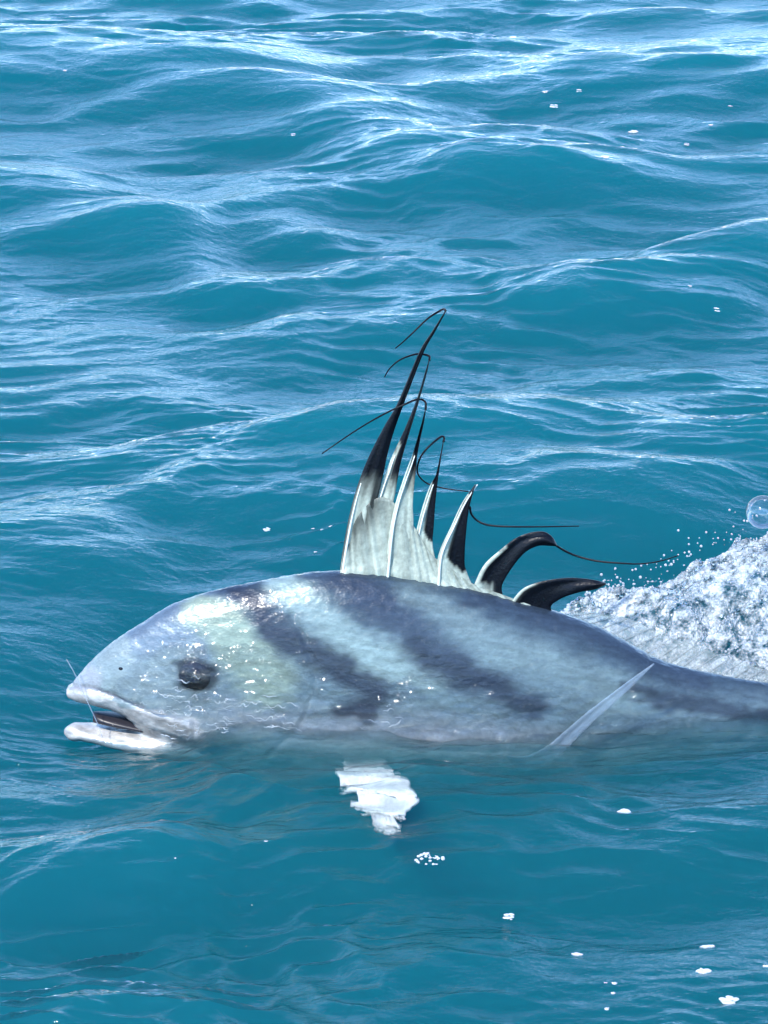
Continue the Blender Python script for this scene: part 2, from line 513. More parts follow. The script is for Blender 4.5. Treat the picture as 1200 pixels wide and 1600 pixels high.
    patch = 0.55 + 0.45 * vnoise(X * 1.6 + 5, Y * 0.9, 41)
    Z += waves(26, 0.16, 0.5, 0.16, 0.42, 32, 0.15) * (0.6 + 0.6 * patch) * calm
    patch2 = np.clip(0.6 + 0.75 * vnoise(X * 2.1, Y * 1.3 + 7, 42), 0.34, 1.3)
    near = 1 - sm(4.6, 8.5, np.hypot(X, Y - 1.8))
    Z += (waves(20, 0.055, 0.16, 0.11, 0.34, 33, 0.08) + ridged(14, 0.07, 0.22, 0.18, 0.3, 133, 0.12)) * patch2 * near * (1 - 0.35 * sm(1.2, 3.0, Y))
    patch3 = np.clip(0.45 + 0.9 * vnoise(X * 2.7 + 2, Y * 1.6, 43), 0.2, 1.3)
    Z += (waves(18, 0.024, 0.055, 0.10, 0.28, 34, 0.0) + ridged(12, 0.03, 0.08, 0.17, 0.28, 134, -0.05)) * patch3 * near * (1 - 0.4 * sm(1.2, 3.0, Y))
    # swell for the open water all round
    Z += ridged(16, 0.06, 0.2, 0.30, 0.35, 135, 0.1) * np.clip(0.6 + 0.8 * vnoise(X * 2.3 + 4, Y * 2.3, 44), 0.1, 1.3) * sm(0.12, 0.3, -Y) * near
    Z += far * (waves(16, 1.5, 4.0, 0.14, 0.45, 35) + waves(8, 6, 14, .05, .3, 36) * sm(6, 20, np.hypot(X, Y)))
    return Z


# film of water climbing the near flank: highest photo row it reaches
FILM = [(60, 1190), (150, 1178), (195, 1166), (240, 1145), (290, 1115), (350, 1085), (420, 1064), (480, 1052), (560, 1045), (640, 1045), (720, 1045),
        (800, 1038), (880, 1030), (980, 1042), (1060, 1062), (1200, 1085), (1300, 1100), (1360, 1110)]


def axis(a, b, h, lo, hi, grow=1.22):
    core = list(np.arange(a, b + h / 2, h))
    s, v = h, a
    left = []
    while v > lo:
        s *= grow; v -= s; left.append(v)
    s, v = h, core[-1]
    right = []
    while v < hi:
        s *= grow; v += s; right.append(v)
    return np.array(left[::-1] + core + right)


gx = axis(-1.4, 1.4, 0.0042, -400, 400)
yc = np.concatenate([np.arange(-1.25, -0.17, 0.005), np.arange(-0.17, -0.108, 0.0024), np.arange(-0.108, -0.03, 0.0011), np.arange(-0.03, 0.02, 0.0024), np.arange(0.02, 1.6, 0.005), np.arange(1.6, 3.6, 0.0075), np.arange(3.6, 6.6, 0.0105)])
ya = axis(0, 0.001, 0.0055, -400, 0.001)
gy_lo = -1.25 + (axis(-0.5, 0, 0.0055, -400, 0)[:-1]); gy_lo = gy_lo[gy_lo < -1.25 - 0.004]
gy_lo = gy_lo[(gy_lo < -1.75 + 0.001)]
gy_lo = np.concatenate([gy_lo, np.arange(-1.74, -1.25, 0.02)])
hi = [6.6]; s = 0.0105
while hi[-1] < 800:
    s *= 1.22; hi.append(hi[-1] + s)
gy = np.concatenate([gy_lo, yc, np.array(hi[1:])])
gy = np.unique(np.round(gy, 6))
X, Y = np.meshgrid(gx, gy)
Z = sea_height(X, Y)

film_x = np.array([at(a, 1080, -0.07).x for a, _ in FILM]); film_z = np.array([at(a, b, -0.07).z for a, b in FILM])
sel = (np.abs(X) < 0.95) & (np.abs(Y) < 0.30)
xs, ys = X[sel], Y[sel]
hx = xs + 0.25 * Z[sel]
yr = ys + 0.0
sr = body_upper(xs, ys, 0.02); sr = np.where(sr > -1, sr, 0)   # height up the flank
rip = 0.0024 * vnoise(xs * 14 + sr * 6, sr * 52 - xs * 5, 61) + 0.0014 * vnoise(xs * 34, sr * 110 + ys * 30, 62)
Zs = Z[sel]
wrim = body_hw(xs) + 0.006
rim_z = body_low(xs) + (body_top(xs) - body_low(xs)) * CTR
BANK = [(60, 1200), (200, 1180), (260, 1164), (330, 1142), (450, 1130), (560, 1134), (640, 1146), (760, 1152), (880, 1150), (1000, 1144), (1100, 1138), (1200, 1134), (1360, 1120)]
R_ = np.interp(xs, [at(a, b, -0.08).x for a, b in BANK], [at(a, b, -0.08).z for a, b in BANK])
R_ = R_ + 0.010 * vnoise(xs * 9, ys * 2, 66) + 0.004 * vnoise(xs * 24, ys * 6, 67)
dd = np.clip(np.abs(ys) - wrim, 0, None)
on = sm(top_x[0] + 0.10, top_x[0] + 0.26, xs) * (1 - sm(0.62, 0.8, xs))
Zs = Zs + np.clip(R_ - Zs, 0, None) * on * np.exp(-(dd / 0.06) ** 1.4) + (0.0050 * vnoise(xs * 13 + ys * 8, ys * 40, 68) + 0.0030 * vnoise(xs * 30, ys * 90 - xs * 14, 69)) * np.exp(-(dd / 0.10) ** 2) * on
Z[sel] = np.where(ys < 0.03, Zs, Z[sel])

ny, nx = X.shape
V = np.stack([X, Y, Z], -1).reshape(-1, 3)
idx = np.arange(nx * ny).reshape(ny, nx)
quads = np.stack([idx[:-1, :-1], idx[:-1, 1:], idx[1:, 1:], idx[1:, :-1]], -1).reshape(-1, 4)
# closed body of water: rim down to the deep floor
rim = np.concatenate([idx[0, :-1], idx[:-1, -1], idx[-1, :0:-1], idx[:0:-1, 0]])
nb = len(V)
low = V[rim].copy(); low[:, 2] = -6.0
V = np.vstack([V, low, [[0, 0, -6.0]]])
n = len(rim)
j = np.arange(n)
side = np.stack([rim, nb + j, nb + (j + 1) % n, rim[(j + 1) % n]], -1)
floor_t = np.stack([nb + (j + 1) % n, nb + j, np.full(n, nb + n)], -1)
me = bpy.data.meshes.new('sea')
nq = len(quads) + len(side)
me.vertices.add(len(V)); me.vertices.foreach_set('co', V.astype(np.float32).ravel())
loops = np.concatenate([quads.ravel(), side.ravel(), floor_t.ravel()]).astype(np.int32)
me.loops.add(len(loops)); me.loops.foreach_set('vertex_index', loops)
starts = np.concatenate([np.arange(nq) * 4, nq * 4 + np.arange(n) * 3]).astype(np.int32)
me.polygons.add(nq + n); me.polygons.foreach_set('loop_start', starts)
sm_flag = np.zeros(nq + n, bool); sm_flag[:len(quads)] = True
me.polygons.foreach_set('use_smooth', sm_flag)
me.update(calc_edges=True)
me.validate()
me.materials.append(M_water)
sea = bpy.data.objects.new('sea', me)
C.objects.link(sea)
tag(sea, 'teal blue sea with rippled waves around the fish', 'sea', kind='structure')


def sea_z(x, y):
    i = np.clip(np.searchsorted(gx, x), 1, nx - 1); k = np.clip(np.searchsorted(gy, y), 1, ny - 1)
    return float(Z[k, i])


# ------------------------------------------------------------------ the fish
fish = bpy.data.objects.new('fish', None)
C.objects.link(fish)
fish.location = (0.1, 0, 0.0)
tag(fish, 'big silver and dark banded fish with tall comb dorsal fin swimming at the surface', 'fish')
bpy.context.view_layer.update()


def loft(xs, top, bot, hw, nseg=40, ctr=0.45, power=0.62):
    """Closed tube of flattened sections along x."""
    verts, faces = [], []
    for i, x in enumerate(xs):
        t, b, w = top[i], bot[i], hw[i]
        c = b + (t - b) * ctr
        for k in range(nseg):
            a = 2 * math.pi * k / nseg
            cy_, sy = math.cos(a), math.sin(a)
            yv = w * cy_
            q = (1 - cy_ * cy_) ** power
            zv = c + ((t - c) * q if sy >= 0 else -(c - b) * q)
            verts.append((x, yv, zv))
    m = len(xs)
    for i in range(m - 1):
        for k in range(nseg):
            a, b = i * nseg + k, i * nseg + (k + 1) % nseg
            faces.append((a, b, b + nseg, a + nseg))
    faces.append(tuple(range(nseg))[::-1]); faces.append(tuple((m - 1) * nseg + k for k in range(nseg)))
    return verts, faces


bm = bmesh.new()


def add_to(bm, verts, faces):
    vv = [bm.verts.new(v) for v in verts]
    for f in faces:
        try:
            bm.faces.new([vv[i] for i in f])
        except ValueError:
            pass


# trunk and upper head
xs = np.concatenate([np.linspace(at(104, 1000).x, at(300, 1000).x, 40), np.linspace(at(306, 1000).x, at(1358, 1000).x, 110)])
bz = body_low(xs)
v, f = loft(xs, body_top(xs), bz, body_hw(xs), ctr=CTR)
add_to(bm, v, f)
# lower jaw, running back into the throat
LJT = [(99, 1141), (106, 1134), (130, 1132), (165, 1136), (200, 1135), (250, 1132), (330, 1130), (400, 1130)]
LJB = [(99, 1144), (106, 1152), (130, 1155), (165, 1160), (200, 1167), (250, 1176), (330, 1184), (400, 1188)]
LJW = [(99, .006), (106, .015), (130, .024), (165, .036), (200, .046), (250, .054), (330, .054), (400, .045)]
xj = np.linspace(at(99, 1138).x, at(400, 1138).x, 54)
tx, tz = curve_xz(LJT); bx, bz2 = curve_xz(LJB); wx_ = np.array([at(a, 1130).x for a, _ in LJW]); wv = np.array([b for _, b in LJW])
v, f = loft(xj, smooth_interp(xj, tx, tz), smooth_interp(xj, bx, bz2), smooth_interp(xj, wx_, wv), ctr=0.5, power=0.5)
add_to(bm, v, f)
bmesh.ops.recalc_face_normals(bm, faces=bm.faces)
raw = bpy.data.meshes.new('raw'); bm.to_mesh(raw); bm.free()
tmp = bpy.data.objects.new('raw', raw); C.objects.link(tmp)
rm = tmp.modifiers.new('r', 'REMESH'); rm.mode = 'VOXEL'; rm.voxel_size = 0.0036
sm_ = tmp.modifiers.new('s', 'SMOOTH'); sm_.iterations = 6; sm_.factor = 0.5
bpy.context.view_layer.update()
ev = tmp.evaluated_get(bpy.context.evaluated_depsgraph_get())
body_me = bpy.data.meshes.new_from_object(ev)
bpy.data.objects.remove(tmp)
body_me.name = 'body'
nv = len(body_me.vertices)
co = np.empty(nv * 3, np.float32); body_me.vertices.foreach_get('co', co); co = co.reshape(-1, 3).astype(float)
no = np.empty(nv * 3, np.float32); body_me.vertices.foreach_get('normal', no); no = no.reshape(-1, 3)


def side_coords(co):
    """Side-view chart of the skin, the same on both flanks: columns and rows of the photograph's scale."""
    x, y, z = co[:, 0], -np.abs(co[:, 1]), co[:, 2]
    rel = np.stack([x - CAM.x, y - CAM.y, z - CAM.z], 1)
    dz = rel @ np.array(_f)
    return 600 + rel[:, 0] / (dz * K), 800 - (rel @ np.array(_u)) / (dz * K)


def band(px, py, pts, w0, w1, soft=0.6):
    """Soft mask round a polyline whose half width runs from w0 to w1."""
    P = spline(pts, 40)
    best = np.full(px.shape, 1e9)
    for i in range(len(P)):
        t = i / (len(P) - 1)
        w = w0 + (w1 - w0) * t
        best = np.minimum(best, np.hypot(px - P[i, 0], py - P[i, 1]) / w)
    return 1 - sm(1 - soft, 1 + soft * 0.6, best)


PX, PY = side_coords(co)
wpx = PX + 9 * vnoise(PX / 38, PY / 24, 71) + 5 * vnoise(PX / 13, PY / 9, 72)
wpy = PY + 8 * vnoise(PX / 45, PY / 22, 73) + 4 * vnoise(PX / 12, PY / 8, 74)
tpy = np.interp(PX, [p[0] for p in TOP], [p[1] for p in TOP])
dep = np.clip((wpy - tpy) / np.interp(PX, [100, 300, 520, 900, 1200, 1360], [70, 190, 260, 220, 90, 40]), 0, 1.2)
c_back, c_flank, c_belly = srgb(70, 90, 106), srgb(126, 150, 156), srgb(186, 194, 198)
col = np.outer(1 - sm(0.05, 0.5, dep), c_back) + np.outer(sm(0.05, 0.5, dep) * (1 - sm(0.74, 1.05, dep)), c_flank) + np.outer(sm(0.74, 1.05, dep), c_belly)


def paint(mask, c, amt=1.0):
    global col
    m = np.clip(mask * amt, 0, 1)[:, None]
    col = col * (1 - m) + c[None, :] * m


pale, pale_green, dark, dark2 = srgb(172, 198, 194), srgb(172, 192, 170), srgb(38, 47, 66), srgb(58, 70, 92)
# head
head = 1 - sm(235, 420, wpx + 0.25 * (1060 - wpy))
paint(head, srgb(172, 192, 194), 0.85)
paint(band(wpx, wpy, [(205, 985), (250, 960), (310, 935), (360, 925)], 20, 26), srgb(96, 118, 146), 0.75)
paint(band(wpx, wpy, [(220, 1010), (300, 985), (330, 1010)], 20, 22), srgb(120, 142, 168), 0.6)
paint(band(wpx, wpy, [(310, 955), (350, 985), (395, 1030), (415, 1060)], 36, 46), pale_green, 0.9)
# bands over the flank
paint(band(wpx, wpy, [(360, 920), (400, 955), (450, 1000), (520, 1035), (590, 1075)], 20, 36, 0.85), dark, 0.9)
paint(band(wpx, wpy, [(440, 912), (490, 955), (545, 1000), (610, 1035), (680, 1060)], 30, 26, 0.75), pale, 0.92)
paint(band(wpx, wpy, [(540, 895), (590, 945), (650, 1000), (730, 1050), (830, 1105)], 38, 28, 0.8), dark2, 0.75)
paint(band(wpx, wpy, [(640, 1015), (710, 1045), (780, 1080), (835, 1108)], 22, 20, 0.9), dark, 0.7)
paint(band(wpx, wpy, [(640, 925), (720, 970), (800, 1015), (890, 1050), (980, 1085)], 24, 34, 0.9), pale, 0.42)
paint(band(wpx, wpy, [(740, 930), (830, 955), (920, 990), (1020, 1035), (1090, 1058)], 18, 18, 0.9), dark2, 0.55)
paint(band(wpx, wpy, [(980, 1075), (1080, 1100), (1200, 1118), (1340, 1105)], 14, 20), dark, 0.75)
paint(band(wpx, wpy, [(535, 1112), (570, 1110)], 20, 22), srgb(38, 42, 60), 0.9)
paint(1 - sm(0.75, 1.25, np.hypot((wpx - 309) / 38, (wpy - 1055) / 33)), srgb(22, 24, 30), 0.92)
# lips, jaw, throat
paint(band(wpx, wpy, [(104, 1082), (150, 1094), (205, 1112), (255, 1128), (300, 1140)], 13, 15, 0.35), srgb(250, 248, 242) * 1.3, 1.0)
paint(band(wpx, wpy, [(205, 1138), (250, 1140), (290, 1142)], 20, 10, 0.6), srgb(240, 238, 232), 0.85)
paint(band(PX, PY, [(113, 1071), (150, 1077), (185, 1090), (225, 1104)], 3.0, 2.6, 0.5), srgb(120, 118, 130), 0.8)
paint(band(wpx, wpy, [(99, 1138), (150, 1142), (210, 1148), (270, 1150)], 14, 18, 0.35), srgb(250, 246, 238) * 1.3, 1.0)
paint((1 - sm(0, 14, np.hypot(PX - 130, (PY - 1062) * 1.2) - 22)), srgb(205, 208, 218), 0.6)
# fine streaks along the flank: scale rows and caustic light painted into the colour
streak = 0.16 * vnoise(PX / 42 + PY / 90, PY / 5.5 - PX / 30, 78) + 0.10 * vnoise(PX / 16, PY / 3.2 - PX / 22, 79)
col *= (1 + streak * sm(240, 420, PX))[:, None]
white_zone = np.clip(np.maximum(band(wpx, wpy, [(104, 1082), (150, 1094), (205, 1112), (255, 1128), (300, 1140)], 13, 15, 0.35), band(wpx, wpy, [(99, 1138), (150, 1142), (210, 1148), (270, 1150)], 14, 18, 0.35)), 0, 1)
crease = 0.72 + 0.34 * vnoise(PX / 26, (PY - 0.42 * PX) / 4.2, 76) + 0.12 * vnoise(PX / 7, PY / 5, 77)
col *= (1 - white_zone + white_zone * np.clip(crease, 0.4, 1.1))[:, None]
# relief: lip plate, gill cover edge
lip = band(PX, PY, [(108, 1086), (150, 1096), (205, 1114), (255, 1130), (290, 1140)], 12, 13, 0.4)
groove = band(PX, PY, [(113, 1071), (150, 1077), (185, 1090), (225, 1104)], 3.5, 3, 0.6)
gill = band(PX, PY, [(455, 960), (480, 1010), (490, 1070), (470, 1130), (420, 1180)], 6, 5, 0.6)
disp = 0.0035 * lip - 0.002 * groove - 0.0018 * gill + 0.0006 * vnoise(PX / 9, PY / 7, 75)
co2 = co + no * disp[:, None]
body_me.vertices.foreach_set('co', co2.astype(np.float32).ravel())
col *= 0.38
link('body', body_me, M_skin, fish, True, np.clip(col, 0, 1))
tag(bpy.data.objects['body'], 'blue grey flank crossed by dark slanting bands')

# sheet of water sliding over the face and flank: follows the skin, dives into it at its edge and under the sea
WET = [(140, 1110), (180, 1062), (225, 1012), (300, 985), (380, 992), (450, 1020), (560, 1042), (700, 1048), (800, 1034), (900, 1028), (1000, 1044), (1200, 1088), (1360, 1100)]
row = np.interp(PX, [a for a, _ in WET], [b for _, b in WET]) + 16 * vnoise(PX / 60, PY / 60, 111) + 6 * vnoise(PX / 20, PY / 20, 112)
lipzone = band(PX, PY, [(95, 1082), (150, 1096), (205, 1116), (262, 1136)], 30, 16, 0.5)
jawzone = (1 - sm(250, 310, PX)) * sm(1108, 1122, PY)
cover = sm(0, 55, PY - row) * (1 - lipzone) * (1 - jawzone) * sm(125, 190, PX) * (1 - sm(-4, 34, PY - np.interp(PX, [a for a, _ in BANK], [b for _, b in BANK])))
rp = 2.1 * (0.0024 * vnoise(PX / 60 + PY / 60, PY / 15 - PX / 150, 113) + 0.0015 * vnoise(PX / 30, PY / 8 + PX / 70, 114)
      + 0.0005 * vnoise(PX / 14, PY / 5, 115))
eye_up = 0.006 * np.exp(-((PX - 306) / 44) ** 2 - ((PY - 1056) / 40) ** 2)
off = -0.0016 + cover * (0.0058 + eye_up) + cover ** 1.5 * (rp + 0.0090)
pick = (co[:, 1] < 0.0) & (cover > 0.01)
fm = body_me.copy(); fm.name = 'water_film'
bmf = bmesh.new(); bmf.from_mesh(fm)
bmf.verts.ensure_lookup_table()
for v_, o_, c_, n_ in zip(bmf.verts, off, co2, no):
    v_.co = Vector(c_) + Vector(n_.tolist()) * float(o_)
bmesh.ops.delete(bmf, geom=[v_ for v_, k_ in zip(list(bmf.verts), pick) if not k_], context='VERTS')
bmf.to_mesh(fm); bmf.free()
fm.materials.clear()
film_o = link('water_film', fm, M_film, sea, True)

# mouth lining behind the lips
xl = np.linspace(at(146, 1118).x, at(268, 1130).x, 16)
t_ = np.linspace(0, 1, 16)
lt = np.array([at(146 + 122 * t, 1112 + 16 * t).z for t in t_]); lb = np.array([at(146 + 122 * t, 1128 + 12 * t).z for t in t_])
v, f = loft(xl, lt, lb, 0.010 + 0.034 * t_ ** 0.6, 20, 0.5, 0.5)
link_mesh('mouth_lining', v, f, M_lining, fish)


def ellipsoid(name, center, r, axis_n, flat, material, parent, seg=28, rings=16):
    bm = bmesh.new()
    bmesh.ops.create_uvsphere(bm, u_segments=seg, v_segments=rings, radius=1.0)
    q = Vector(axis_n).to_track_quat('Z', 'Y').to_matrix().to_4x4()
    M = Matrix.Translation(center) @ q @ Matrix.Diagonal((r[0], r[1], flat, 1))
    bmesh.ops.transform(bm, matrix=M, verts=bm.verts)
    me = bpy.data.meshes.new(name); bm.to_mesh(me); bm.free()
    return link(name, me, material, parent)


def flank_point(px, py, sgn=-1):
    """Point on the near flank that the column and row fall on."""
    k = np.argmin(np.hypot(PX - px, PY - py) + (np.sign(co[:, 1]) != sgn) * 1e4)
    return Vector(co2[k]), Vector(no[k])


for sgn in (-1, 1):
    p, nrm = flank_point(305, 1056, sgn)
    eye = ellipsoid('eye', p - nrm * 0.004, (0.029, 0.026), nrm, 0.008, M_eye, fish)
    ellipsoid('pupil', p + nrm * 0.0022, (0.012, 0.013), nrm, 0.0030, M_pupil, eye)
p, nrm = flank_point(188, 1046)
ellipsoid('nostril', p - nrm * 0.001, (0.0045, 0.003), nrm, 0.002, M_pupil, fish, 14, 8)


# fins ---------------------------------------------------------------
def blade(name, left, right, material, parent, colour, thick=0.0045, Yfun=None, n=60, cols=9, bulge=None):
    """Thin fin blade between a leading edge and a trailing edge, closed and lens-thick, rib along the leading edge."""
    Lp, Rp = spline(left, n), spline(right, n)
    front, back = [], []
    cpx = []
    for i in range(n):
        s = i / (n - 1)
        for k in range(cols):
            t = k / (cols - 1)
            q = Lp[i] * (1 - t) + Rp[i] * t
            Yc = Yfun(q[0], q[1], s, t) if Yfun else 0.0
            w = math.hypot(*(Rp[i] - Lp[i])) * 0.001
            th = thick * (1 - 0.55 * s) * (0.9 * math.exp(-((t - 0.12) / 0.14) ** 2) + 0.30 * math.sin(math.pi * min(max(t, .02), .98)) + 0.04)
            th = min(th, w * 0.45 + 0.0004)
            pnt = at(q[0], q[1], Yc)
            front.append((pnt.x, Yc - th, pnt.z)); back.append((pnt.x, Yc + th, pnt.z))
            cpx.append((q[0], q[1], s, t))
    N = n * cols
    V = front + back
    F = []
    for i in range(n - 1):
        for k in range(cols - 1):
            a = i * cols + k
            F.append((a, a + 1, a + cols + 1, a + cols))
            F.append((N + a, N + a + cols, N + a + cols + 1, N + a + 1))
        a, b = i * cols, i * cols + cols - 1
        F.append((a, a + cols, N + a + cols, N + a)); F.append((b, N + b, N + b + cols, b + cols))
    for k in range(cols - 1):
        F.append((k, N + k, N + k + 1, k + 1)); e = (n - 1) * cols + k
        F.append((e, e + 1, N + e + 1, N + e))
    cpx = np.array(cpx)
    cc = colour(cpx[:, 0], cpx[:, 1], cpx[:, 2], cpx[:, 3])
    return link_mesh(name, V, F, material, parent, True, np.vstack([cc, cc]))


def tube(name, pts3, r0, r1, material, parent=None, seg=8, n=70):
    P = spline(pts3, n)
    V, F = [], []
    for i in range(n):
        tg = Vector(P[min(i + 1, n - 1)] - P[max(i - 1, 0)]).normalized()
        a = tg.cross(Vector((0.1, 1, 0.2))).normalized(); b = tg.cross(a)
        r = r0 + (r1 - r0) * i / (n - 1)
        for k in range(seg):
            an = 2 * math.pi * k / seg
            V.append(Vector(P[i]) + (a * math.cos(an) + b * math.sin(an)) * r)
    for i in range(n - 1):
        for k in range(seg):
            F.append((i * seg + k, i * seg + (k + 1) % seg, (i + 1) * seg + (k + 1) % seg, (i + 1) * seg + k))
    F.append(tuple(range(seg))[::-1]); F.append(tuple((n - 1) * seg + k for k in range(seg)))
    return link_mesh(name, V, F, material, parent)


BLACK, PALE, INK = srgb(8, 9, 15), srgb(196, 206, 190), srgb(34, 46, 66)


def fin_colour(rule):
    def fn(px, py, s, t):
        w = 3 * vnoise(px / 7, py / 16, 81) + 2 * vnoise(px / 3, py / 9, 82)
        d = np.clip(rule(px + w, py + 2 * w, s, t), 0, 1)[:, None]
        streak = (0.80 + 0.22 * vnoise(t * 9 + px / 40, s * 3, 83))[:, None]
        return (PALE * streak) * (1 - d) + (BLACK + (INK - BLACK) * 0.25 * (streak - 0.6)) * d
    return fn


def ramp(py, y0, y1):        # 1 above row y0, 0 below row y1
    return 1 - sm(y0, y1, py)


def below(py, pts, px):
    return np.interp(px, [a for a, _ in pts], [b for _, b in pts])


SP = [
    # leading edge, trailing edge, colour rule, Y offset, filament
    ([(529, 912), (534, 870), (546, 805), (560, 755), (577, 712), (600, 667), (622, 628), (655, 550), (675, 518), (696, 485)],
     [(566, 912), (572, 850), (586, 795), (597, 750), (606, 708), (615, 676), (630, 634), (662, 551), (679, 520), (697.5, 486)],
     lambda px, py, s, t: np.maximum.reduce([ramp(py, 735, 800) * (1 - 0.0 * t), sm(0.62, 0.75, t) * ramp(py, 790, 880) * 0.9, (1 - sm(0.05, 0.13, t)) * 0.95]),
     0.0, [(696, 485), (693, 483), (685, 487), (668, 498), (645, 520), (630, 534), (618, 544)]),
    ([(562, 912), (572, 850), (583, 800), (595, 760), (604, 735), (613, 712), (628, 680), (645, 640), (655, 612), (664, 582), (670, 562)],
     [(604, 912), (606, 845), (613, 795), (618, 768), (622, 745), (627, 720), (638, 682), (651, 640), (659, 612), (667, 583), (671.5, 563)],
     lambda px, py, s, t: np.maximum(ramp(py, 690, 712), ramp(py, 740, 775) * sm(0.3, 0.5, t)), 0.006,
     [(671, 563), (670, 556), (655, 553), (640, 556), (622, 564), (608, 577), (601, 589)]),
    ([(600, 912), (608, 835), (617, 790), (628, 755), (637, 730), (644, 712), (652, 685), (659, 660), (664, 640)],
     [(644, 915), (645, 850), (646, 815), (645, 790), (647, 760), (650, 735), (652, 712), (657, 685), (662.5, 660), (665.5, 640)],
     lambda px, py, s, t: np.maximum(ramp(py, 700, 722), ramp(py, 728, 790) * sm(0.3, 0.5, t)), -0.004,
     [(665, 640), (665, 629), (658, 624), (648, 625), (632, 632), (600, 647), (565, 667), (530, 690), (503, 709)]),
    ([(640, 916), (647, 850), (654, 815), (664, 780), (673, 757), (681, 742), (687, 715), (692, 690)],
     [(688, 922), (681, 878), (676, 850), (678, 820), (680, 790), (682, 770), (685, 745), (689.5, 715), (693.5, 690)],
     lambda px, py, s, t: np.maximum(ramp(py, 752, 764), sm(-4, 3, below(py, [(655, 800), (660, 825), (667, 840), (676, 850)], px) - py) * sm(0.34, 0.46, t)), 0.004,
     [(693, 690), (694, 684), (690, 682), (680, 689), (665, 703), (655, 719), (652, 737), (660, 750), (674, 758), (700, 764), (732, 768)]),
    ([(680, 922), (685, 868), (705, 822), (722, 786), (742, 757)],
     [(748, 936), (729, 893), (726, 870), (729, 825), (734, 790), (743.5, 757)],
     lambda px, py, s, t: np.maximum(sm(-4, 3, below(py, [(692, 850), (700, 873), (712, 887), (730, 895)], px) - py) * sm(0.22, 0.36, t), ramp(py, 762, 772)), -0.003,
     [(734, 792), (737, 804), (748, 815), (766, 821), (800, 823), (850, 823), (905, 822)]),
    ([(736, 925), (755, 885), (780, 861), (806, 841), (830, 832), (850, 831), (863, 839), (871, 852)],
     [(790, 945), (784, 920), (790, 903), (806, 879), (822, 862), (841, 853), (858, 853), (871, 854)],
     lambda px, py, s, t: np.maximum(sm(0.05, 0.15, t), ramp(py, 850, 862)) * (1 - 0.95 * sm(908, 922, py) * (1 - sm(.5, .7, t))), 0.005,
     [(870, 853), (885, 862), (905, 870), (935, 877), (970, 880), (1000, 881), (1030, 877), (1060, 868)]),
    ([(795, 945), (815, 922), (835, 912), (860, 906), (890, 903), (920, 905), (946, 910)],
     [(866, 966), (861, 948), (872, 938), (887, 931), (907, 925), (930, 921), (946, 914)],
     lambda px, py, s, t: np.maximum(sm(0.03, 0.09, t), 1 - ramp(px, 825, 840)), -0.002, None),
]
RIDGE = {529: 790, 562: 735, 600: 725, 640: 760, 680: 775}      # row where the white rib ends
M_ridge = plain('fin_rib_white', srgb(236, 240, 228) * 0.7, 0.16, 0.8, noise=0.25)
for left, right, rule, y0, fil in SP:
    yf = lambda px, py, s, t, y0=y0: y0 * min(1, s * 2) + 0.004 * math.sin(t * 5 + s * 4 + y0 * 900) * s
    sp = blade('dorsal_spine', left, right, M_fin, fish, fin_colour(rule), thick=0.0032, Yfun=yf, n=70, cols=13)
    k_ = RIDGE.get(left[0][0])
    if k_:
        tube('fin_ray', [tuple(at(a + 5, b, y0 - 0.003)) for a, b in left if b >= k_] + [tuple(at(*[(a + 4, b) for a, b in left if b < k_][0], y0 - 0.001))], 0.0024, 0.0008, M_ridge, sp, 8, 40)
    if fil:
        yb = y0 + 0.004
        tube('filament', [tuple(at(a, b, yb + 0.012 * math.sin(i * 1.1))) for i, (a, b) in enumerate(fil)], 0.0019, 0.0009, M_filament, sp)


# low pale membrane joining the spines
def memb_col(px, py, s, t):
    st = (0.80 + 0.24 * vnoise(s * 70, t * 1.6, 85) + 0.10 * vnoise(px / 3, py / 2, 86))[:, None]
    dk = np.clip(sm(0.55, 1.0, t + 0.14 * vnoise(s * 50, t * 2, 88)) * (1 - sm(575, 620, px)), 0, 1)[:, None] * 0.7
    return PALE * st * (1 - 0.3 * t[:, None]) * (1 - dk) + BLACK * dk


blade('dorsal_membrane', [(530, 905), (552, 906), (580, 907), (606, 909), (640, 914), (672, 919), (700, 924), (740, 932), (800, 946), (850, 960)],
      [(536, 858), (560, 806), (590, 778), (616, 786), (645, 820), (674, 866), (700, 884), (735, 910), (790, 931), (850, 953)], M_fin, fish, memb_col, thick=0.006,
      Yfun=lambda px, py, s, t: -0.0012 + 0.0011 * math.sin(s * 95 + 2 * math.sin(s * 31)) + 0.0005 * math.sin(py * 0.5 + px * 0.3) * (1 - t), n=150, cols=22)

# second dorsal fin: clear membrane and rays, folded over to the far side
def clear_col(px, py, s, t):
    st = (0.8 + 0.3 * vnoise(s * 40, t * 2, 87))[:, None]
    return srgb(178, 184, 172) * st


def yfold(px, py, s, t):
    return 0.004 + 0.09 * t


